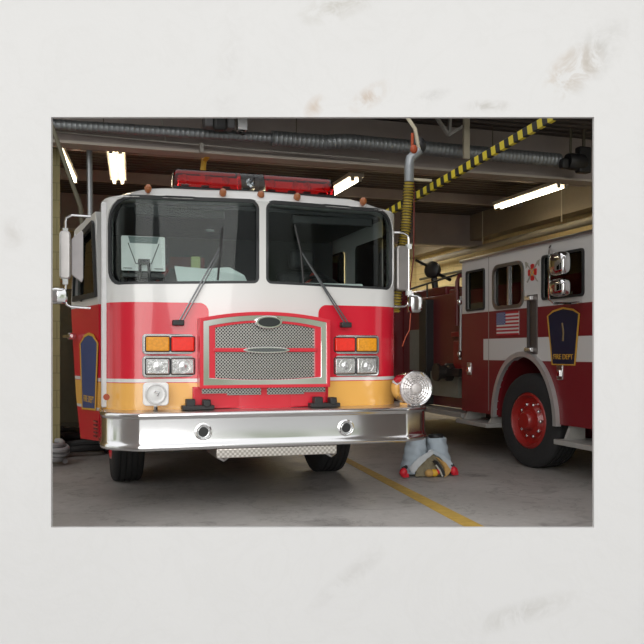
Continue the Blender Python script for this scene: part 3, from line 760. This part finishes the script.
m.build('emblem_axes', simple('emblem_grey', (.35, .33, .28), .4), S)
# grab rail in its recess
gr_ = MB().box(XS - .012, 7.50, 1.23, XS + .02, 7.70, 1.86).build('grab_rail_plate', simple('tread_dark', (.16, .14, .13), .5, .6), S, .005)
m = MB().tube([(XS - .05, 7.60, 1.27), (XS - .05, 7.60, 1.83)], .018, 10)
m.build('grab_rail', simple('rail_rubber', (.05, .045, .045), .5), gr_)
for z in (1.275, 1.82): MB().box(XS - .07, 7.54, z - .025, XS - .01, 7.66, z + .025).build('rail_bracket', chrome, gr_, .008)
# door handles
for y in (9.02, 7.09):
    h_ = MB().box(XS - .012, y - .05, .97, XS + .01, y + .05, 1.12).build('door_handle', satin, S, .006)
    MB().box(XS - .03, y - .025, 1.0, XS - .01, y + .025, 1.07).build('handle_lever', chrome, h_, .006)
# big mirrors
mr = MB().tube([(XS - .01, 7.25, 2.30), (XS - .16, 7.02, 2.30), (XS - .20, 6.98, 2.27), (XS - .20, 6.98, 1.77), (XS - .16, 6.96, 1.73), (XS - .10, 6.75, 1.72), (XS - .01, 6.72, 1.73)], .012, 8).build('mirror_arm', chrome, S)
for z0, z1 in ((1.99, 2.22), (1.79, 1.96)):
    MB().ell((XS - .18, 6.83, (z0 + z1) / 2), .06, .125, (z1 - z0) / 2, 24, 14, f=lambda d: 1 / (abs(d[0]) ** 4 + abs(d[1]) ** 4 + abs(d[2]) ** 4) ** .25).build('mirror_head', chrome, mr)
# steps and running boards
stepm = simple('step_metal', (.42, .41, .39), .45, .2)
for y0, y1, z in ((8.42, 9.2, .37), (6.0, 7.06, .33)):
    st = MB().box(XS - .10, y0, z, XS + .3, y1, z + .05).build('step', stepm, S, .006)
    for y in (y0 + .06, y1 - .10): MB()._add([(XS - .02, y, z + .05), (XS + .2, y, z + .05), (XS + .2, y, .54), (XS + .05, y, .54), (XS - .02, y + .04, z + .05), (XS + .2, y + .04, z + .05), (XS + .2, y + .04, .54), (XS + .05, y + .04, .54)], [(0, 1, 2, 3), (7, 6, 5, 4), (0, 4, 5, 1), (1, 5, 6, 2), (2, 6, 7, 3), (3, 7, 4, 0)]).build('step_hanger', stepm, st)
MB().box(XS - .0, 9.24, .42, XS + .35, 12.0, .48).build('running_board', stepm, S, .005)
# pump section
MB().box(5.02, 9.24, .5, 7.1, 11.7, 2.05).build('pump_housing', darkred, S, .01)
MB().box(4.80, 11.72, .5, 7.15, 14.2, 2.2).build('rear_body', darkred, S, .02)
pnl = MB().box(4.99, 10.90, .98, 5.03, 11.40, 1.58).build('pump_panel', simple('panel_grey', (.22, .25, .23), .5, .2), S, .005)
MB().box(4.96, 9.75, .64, 5.03, 10.6, .98).build('lower_panel', simple('panel_olive', (.26, .27, .22), .6), S, .005)
MB().box(4.90, 10.62, .50, 5.03, 10.86, 2.0).build('dark_column', black, S, .01)
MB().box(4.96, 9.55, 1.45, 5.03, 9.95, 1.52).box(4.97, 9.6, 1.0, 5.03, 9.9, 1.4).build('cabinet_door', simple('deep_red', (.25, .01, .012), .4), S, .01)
rl = MB().tube([(4.93, 9.60, 1.98), (4.93, 9.62, 1.15)], .02, 8).build('grab_rail', satin, S)
for z in (1.22, 1.90): MB().ell((4.92, 9.61, z), .035, .035, .05).build('rail_bracket', chrome, rl)
m = MB().lathe((4.98, 9.95, .98), (-1, 0, 0), [(0, .12), (.08, .12), (.1, .09), (.2, .09), (.21, .12), (.25, .12)], 20); m.box(4.85, 9.5, .93, 5.0, 10.3, 1.03); m.build('hose_coupling', simple('dark_coupling', (.05, .045, .04), .4, .5), S)
for y, z in ((9.5, 2.1), (9.75, 2.1)): MB().tube([(4.95, y, 1.6), (4.95, y, z + .08), (4.98, y, z + .16), (5.2, y, z + .2)], .028, 8).build('red_pipe', darkred, S)
m = MB().tube([(5.05, 9.25, 2.34), (5.05, 12.5, 2.16)], .015, 6)
for y, zt in ((9.9, 2.31), (10.9, 2.25), (11.9, 2.2)): m.tube([(5.05, y, 2.0), (5.05, y, zt)], .012, 6)
m.build('top_rail', black, S)
dg = MB().lathe((5.20, 11.0, 2.46), (-.8, -.5, .1), [(-.05, .1), (.0, .125), (.06, .125), (.08, .10), (.085, .03)], 20); dg.tube([(5.2, 11.0, 2.4), (5.25, 11.0, 2.05)], .05, 8); dg.tube([(5.15, 11.0, 2.5), (4.98, 11.15, 2.62)], .022, 6); dg.tube([(5.25, 11.0, 2.42), (5.35, 10.75, 2.30)], .025, 6)
dg.build('deck_gun', black, S)
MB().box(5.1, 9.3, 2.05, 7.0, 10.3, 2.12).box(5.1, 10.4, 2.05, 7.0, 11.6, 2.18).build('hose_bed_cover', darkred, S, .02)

# ------------------------------------------------------------------ overhead services
def spiral(pts, r, pitch=.055, amp=.005, n=18, step=.0138):
    P_ = [Vector(p) for p in pts]; out = [P_[0]]
    for a, b in zip(P_, P_[1:]):
        k = max(1, int((b - a).length / step)); out += [a.lerp(b, i / k) for i in range(1, k + 1)]
    return MB().tube(out, r, n, True, rf=lambda i: r + amp * (1 if i % 4 < 1 else 0))
dz = thing('ceiling_duct', 'long ribbed silver duct running under the ceiling in front of the beam', 'duct')
spiral([(-.5, 9.25, 3.70), (2.3, 9.25, 3.75)], .055).build('duct_section', steel, dz)
spiral([(2.3, 9.25, 3.75), (2.95, 9.25, 3.75), (3.10, 9.22, 3.765), (3.25, 9.2, 3.77), (6.15, 9.2, 3.75)], .085).build('duct_section', steel, dz)
m = MB()
for x in (.4, 1.5, 2.6, 5.2): m.tube([(x, 9.25, 3.75), (x, 9.25, 4.15)], .006, 5)
m.build('duct_hanger', olive, dz)
dr_ = thing('door_opener', 'grey motor box with spring hanging above the front truck', 'motor', (1.68, 8.95, 3.66)); dr_.scale = (1.15, 1, 1.3)
MB().box(-.20, -.08, .05, .10, .10, .33).build('motor_box', simple('motor_grey', (.12, .12, .125), .5, .3), dr_, .02)
MB().box(-.12, -.12, .02, .02, 0, .17).build('gear_housing', black, dr_, .03)
m = MB().tube([(.17 + .035 * math.cos(i * 1.2), .035 * math.sin(i * 1.2), .02 + i * .006) for i in range(72)], .008, 5); m.build('spring', black, dr_)
MB().box(.13, -.05, .05, .22, .05, .15).build('bracket', satin, dr_)
MB().tube([(-.1, 0, .3), (-.1, 0, .375)], .02, 6).build('hanger', olive, dr_)
en = thing('door_opener', 'dark motor and chain gear at right end of ceiling duct', 'motor', (6.35, 9.1, 3.70))
MB().lathe((-.15, 0, .02), (1, 0, 0), [(0, .10), (.05, .11), (.22, .11), (.28, .07)], 18).build('motor_body', black, en)
MB().box(.0, -.06, -.12, .18, .06, .22).box(-.25, -.05, -.08, -.15, .05, .05).build('gear_housing', black, en, .02)
MB().tube([(.1, 0, .2), (.1, 0, .45)], .02, 6).tube([(-.1, 0, .1), (-.1, 0, .45)], .015, 6).build('hanger', olive, en)
# exhaust hose
eh = thing('exhaust_hose', 'yellow and black ribbed exhaust hose hanging beside the front truck', 'hose', (3.0, 6.9, 3.0))
k_ = 6.9 / 8.5
def hq(x, z): return (x * k_ - 3.0, 0, 1.25 + (z - 1.25) * k_ - 3.0)
hpnts = [hq(3.715, 3.17), hq(3.70, 2.97), hq(3.665, 2.6), hq(3.60, 2.23), hq(3.56, 1.84), hq(3.54, 1.7)]
hp_ = spiral(hpnts, .040, amp=.012, step=.0075); hp_.build('hose', hosep, eh)
m = MB()
P_ = [Vector(p) for p in hpnts]; out = []
for a, b in zip(P_, P_[1:]):
    k = max(1, int((b - a).length / .024)); out += [(a.lerp(b, i / k), (b - a).normalized()) for i in range(k)]
for p, d in out: m.lathe(p, d, [(-.003, .048), (-.003, .0535), (.003, .0535), (.003, .048)], 16, False)
m.build('hose_rib', black, eh)
a0 = Vector(hpnts[0])
m = MB().tube([a0, a0 + Vector((0, 0, .14)), a0 + Vector((.01, 0, .22)), a0 + Vector((.10, 0, .30))], .045, 14).build('duct_elbow', steel, eh)
MB().tube([a0 + Vector((.10, 0, .30)), a0 + Vector((.06, .0, .50)), a0 + Vector((-.02, 0, .60))], .018, 8).build('hanger', cream, eh)
MB().tube([a0 + Vector((.03, 0, .26)), a0 + Vector((.02, -.03, .45))], .014, 8).ell(a0 + Vector((.03, -.04, .30)), .035, .03, .04).build('orange_hook', orange, eh)
MB().ell(a0 + Vector((.12, .05, .36)), .07, .07, .08).build('reel', black, eh)
MB().box(a0.x + .0, -.02, a0.z + .02, a0.x + .22, .02, a0.z + .04).build('arm', cream, eh)
MB().tube([a0 + Vector((.05, 0, 0)), a0 + Vector((.045, 0, -.7)), a0 + Vector((-.02, 0, -1.2))], .006, 6).build('cord', simple('maroon_cord', (.2, .03, .02), .6), eh)
# striped rail
p0 = Vector((3.54 + .035, 5.39 - .25, 3.075)); p1 = Vector((3.12, 7.85, 2.65))
hb = MB().box(-.02, 0, -.035, .02, (p1 - p0).length, .035).build('overhead_rail', hazm, None, .003)
hb.location = p0; hb.rotation_euler = (p1 - p0).to_track_quat('Y', 'Z').to_euler(); tag(hb, 'black and yellow striped rail sloping overhead at the top right', 'rail')
# hangers and truss pieces near the rail
hg = MB().box(4.655, 8.98, 3.62, 4.735, 9.02, 4.15).build('hanger_post', cream, None, .004); tag(hg, 'cream vertical post hanging from ceiling behind the striped rail', 'post')
br = MB().beam((4.25, 9.0, 4.15), (4.46, 9.0, 3.89), .05, .03).beam((4.48, 9.0, 4.15), (4.46, 9.0, 3.89), .05, .03).beam((4.46, 9.0, 3.89), (4.62, 8.95, 4.0), .05, .03).build('truss_bracket', simple('truss_grey', (.35, .34, .32), .6), None)
tag(br, 'grey V shaped bracket under ceiling right of the exhaust hose', 'bracket')
# pipes at left
m = MB().tube([(-.175, 8, 3.52), (.135, 8, 2.62), (.15, 8, 2.45)], .020, 8); tag(m.build('slanting_pipe', olive), 'slanting olive pipe in the upper left corner', 'pipe')
m = MB().tube([(.26, 9.9, 4.15), (.275, 9.9, 3.1), (.28, 9.9, 2.2)], .035, 10).box(.16, 9.85, 3.62, .36, 9.98, 3.70); tag(m.build('vent_pipe', steel), 'grey vertical pipe hanging beside the leftmost ceiling light', 'pipe')
m = MB().tube([(1.60, 9.8, 3.6), (1.56, 9.8, 3.2), (1.55, 9.8, 2.9)], .035, 8); m.box(1.57, 9.6, 3.55, 1.63, 9.85, 3.62); tag(m.build('hanging_strap', yellowr), 'short yellow strap hanging from beam above the red light bar', 'strap')
# conduits on the beam
m = MB().tube([(-1.7, 9.40, 3.70), (.5, 9.40, 3.66), (2.0, 9.40, 3.64), (3.7, 9.40, 3.63)], .010, 6).tube([(1.05, 9.41, 3.9), (1.1, 9.4, 3.65)], .012, 6).box(1.48, 9.36, 3.55, 1.52, 9.44, 3.66)
tag(m.build('conduit', simple('conduit_grey', (.35, .33, .30), .5)), 'thin grey conduit clipped along the long ceiling beam', 'conduit')
# wall pipe on the right
wp_ = thing('wall_pipe', 'thick insulated pipe running along the lit yellow wall at right', 'pipe', (8.2, 11, 3.40))
MB().tube([(0, -6.0, 0), (0, 7.0, 0)], .065, 18).build('pipe_run', simple('pipe_wrap', (.34, .31, .25), .6, 0, .12, 4), wp_)
m = MB()
for y in (-4, -1.5, 1.2, 4): m.tube([(0, y, .1), (0, y, .75)], .012, 6)
m.build('pipe_hanger', cream, wp_)
tag(MB().tube([(8.38, 5, 3.05), (8.38, 18.5, 3.05)], .03, 8).build('sprinkler_pipe', olive), 'thin dark pipe below the thick insulated wall pipe', 'pipe')
# fluorescent lights
def lamp(loc, rz, L_=2.4, two=True, label=''):
    t_ = thing('fluorescent_light', label, 'light', loc, rz, 'fluorescent ceiling lights')
    w_ = .125 if two else .04
    MB().box(-w_, 0, .03, w_, L_, .09).build('lamp_housing', fixt, t_, .01)
    for s in ((-.06, .06) if two else (0,)):
        q = MB().tube([(s, .03, 0), (s, L_ - .03, 0)], .019, 10).build('tube', tube, t_)
        for y in (0, L_ - .03): MB().box(s - .025, y, -.03, s + .025, y + .03, .03).build('lamp_holder', fixt, q)
    m = MB()
    for y in (.3, L_ - .3): m.tube([(0, y, .08), (0, y, .31)], .006, 5)
    m.build('lamp_hanger', olive, t_)
    return t_
lamp((-.075, 10.88, 3.85), -R(6), 2.1, False, 'thin slanting ceiling light at far left of the station')
lamp((.62, 10.85, 3.85), -R(4.5), 2.0, True, 'twin tube ceiling light above left corner of front truck')
lamp((4.17, 11.5, 3.85), 0, 2.2, True, 'ceiling light just right of the red light bar')
lamp((7.43, 11.03, 3.85), 0, 2.0, True, 'ceiling light above the darker truck at right')
lamp((6.6, 16.3, 3.84), 0, 2.4, True, 'added right ceiling light hidden behind the far beam')  # this and the next are added out of view to brighten the back wall
lamp((4.8, 16.3, 3.84), 0, 2.4, True, 'added left ceiling light hidden behind the far beam')

for x_, y_, sx_, sy_ in ((6.3, 7.0, .4, 2.4), (5.6, 17.6, 3.4, .4)):  # housings made up for the added fill lamps, out of view
    t_ = thing('added_fill_light', 'added unseen fill light panel above the darker truck' if y_ < 9 else 'added unseen fill light panel close to the back wall', 'light', (x_, y_, 3.98))
    MB().box(-sx_ / 2 - .03, -sy_ / 2 - .03, .0, sx_ / 2 + .03, sy_ / 2 + .03, .165).build('lamp_housing', fixt, t_, .01)
# ------------------------------------------------------------------ turnout gear on the floor
G = thing('turnout_trousers', 'pale blue turnout trousers pushed down over boots on the floor', 'trousers', (3.52, 7.60, 0)); G.scale = (.84, .84, .97)
def wr(p, k=.012): 
    return k * (math.sin(p[2] * 75 + p[0] * 22) + .6 * math.sin(p[2] * 40 - p[0] * 35 + p[1] * 20) + .5 * math.sin(p[0] * 60 + p[2] * 20))
m = MB()
for sg, cx in ((-1, -.14), (1, .12)):
    rs = []
    for i in range(26):
        v = i / 25; z = .03 + .36 * v
        rx = .155 - .045 * v ** 1.5; ry = .16 - .03 * v; xx = cx + sg * .05 * (1 - v) ** 1.2
        ring_ = []
        for k in range(40):
            a = 2 * PI * k / 40; p = (xx + rx * math.cos(a), ry * math.sin(a), z); d = wr(p, .004) + .005 * math.sin(5 * a + 9 * v + sg)
            ring_.append((xx + (rx + d) * math.cos(a), (ry + d) * math.sin(a), z + .004 * math.sin(3 * a)))
        rs.append(ring_)
    last = rs[-1]; c = Vector((cx, 0, .38)); rs.append([tuple(Vector(p).lerp(c, .3) + Vector((0, 0, -.01))) for p in last]); rs.append([tuple(Vector(p).lerp(c, .35) + Vector((0, 0, -.12))) for p in last])
    m.rings(rs)
tr = m.build('trouser_leg', bluecloth, G, angle=80)
def drape(name, pts, y0, mat, th=.02, bulge=.04):
    u = [p[0] for p in pts]; c = (sum(u) / len(u))
    o_ = sheet(name, pts, [], lambda a, b: (a, y0 - bulge * (1 - ((a) / .33) ** 2) + .10 * (b / .4) + .006 * math.sin(a * 70 + b * 40), b), mat, G, step=.035, thick=th)
    return o_
drape('lining', [(-.24, .012), (.20, .012), (.20, .08), (.12, .17), (.0, .25), (-.10, .19), (-.22, .08)], -.17, khaki)
drape('cuff_flap', [(-.30, .07), (-.29, .13), (-.20, .20), (-.10, .245), (-.01, .275), (-.005, .235), (-.09, .19), (-.19, .12), (-.27, .045)], -.21, simple('cuff_cloth', (.50, .53, .55), .9, 0, .1, 9, .5), .025)
drape('side_flap', [(-.005, .275), (.07, .25), (.16, .20), (.25, .13), (.255, .05), (.21, .055), (.16, .13), (.08, .20), (-.005, .24)], -.20, simple('cuff_cloth_side', (.42, .48, .53), .9, 0, .1, 9, .5), .025)
drape('tan_panel', [(.02, .205), (.06, .19), (.15, .14), (.21, .06), (.17, .02), (.11, .0), (.13, .09), (.08, .16)], -.215, tan, .02)
drape('black_trim', [(-.03, .17), (.0, .18), (.06, .13), (.11, .06), (.12, .015), (.08, .012), (.05, .08), (.01, .13)], -.23, black, .015)
drape('reflective_trim', [(.005, .135), (.055, .08), (.085, .012), (.07, .008), (.045, .06), (-.005, .125)], -.24, simple('silver_trim', (.5, .5, .45), .4), .008)
for sx_ in (-.10, .13):
    b_ = MB().lathe((sx_, .03, .38), (0, 0, 1), [(-.3, .085), (-.02, .09), (.03, .088), (.03, .075), (-.05, .07)], 24, True).build('boot', rubber, G)
    MB().lathe((sx_, .03, .395), (0, 0, 1), [(0, .092), (.018, .092)], 24, False).build('boot_rim', black, b_)
for sx_ in (-.035, .03): MB().ell((sx_ - .04, -.225, .045), .055, .05, .04).build('glove', tan if sx_ < 0 else yellowr, G)
MB().ell((.025, -.24, .055), .03, .03, .028).build('red_tab', redrub, G)
for sg, x, z in ((-1, -.39, .07), (1, .255, .06)):
    q = MB().tube([(x - sg * .05, -.16, .11), (x, -.18, .10), (x + sg * .03, -.19, .05), (x, -.2, .035)], .022, 8).build('suspender', black, G)
    MB().ell((x + sg * .005, -.20, z - .008), .048, .045, .047).box(x - .02 , -.23, .012, x + .05, -.17, .05).build('suspender_clip', redrub, q)
# hoses at the lower left
def coil(name, cx, cy, r0, turns, rt, mat, label):
    pts = []
    for i in range(int(turns * 28)):
        a = 2 * PI * i / 28; rr_ = r0 - .03 * math.sin(a * 1.3); pts.append((cx + rr_ * math.cos(a) * 1.1, cy + rr_ * math.sin(a), rt + .01 + rt * 1.7 * (i / 28) + .01 * math.sin(3 * a)))
    return tag(MB().tube(pts, rt, 8).build(name, mat), label, 'hose')
coil('coiled_hose', .20, 10.35, .26, 2.6, .038, rubber, 'black coiled hose on the floor behind the open cab door')
coil('coiled_hose', -.22, 9.45, .20, 4.2, .03, simple('pale_hose', (.33, .33, .34), .7), 'pale grey coiled hose on floor against the ochre pier')
coil('coiled_hose', -.02, 11.6, .22, 1.8, .05, simple('dark_hose', (.03, .035, .045), .7), 'thick dark coiled hose farthest back by the ochre pier')
cb = thing('storage_cabinet', 'tall olive storage cabinet in shade behind the ochre pier', 'cabinet', (.35, 14.2, 0))
MB().box(-.55, 0, .0, .6, .6, 2.3).build('cabinet_body', olive, cb, .01)
for x0, x1 in ((-.53, .02), (.04, .58)):
    d_ = MB().box(x0, -.03, .08, x1, 0, 2.27).build('cabinet_door', simple('olive_door', (.13, .115, .07), .6), cb, .005)
    MB().box(x1 - .08 if x0 < 0 else x0 + .05, -.05, 1.1, x1 - .05 if x0 < 0 else x0 + .08, -.03, 1.3).build('handle', satin, d_)
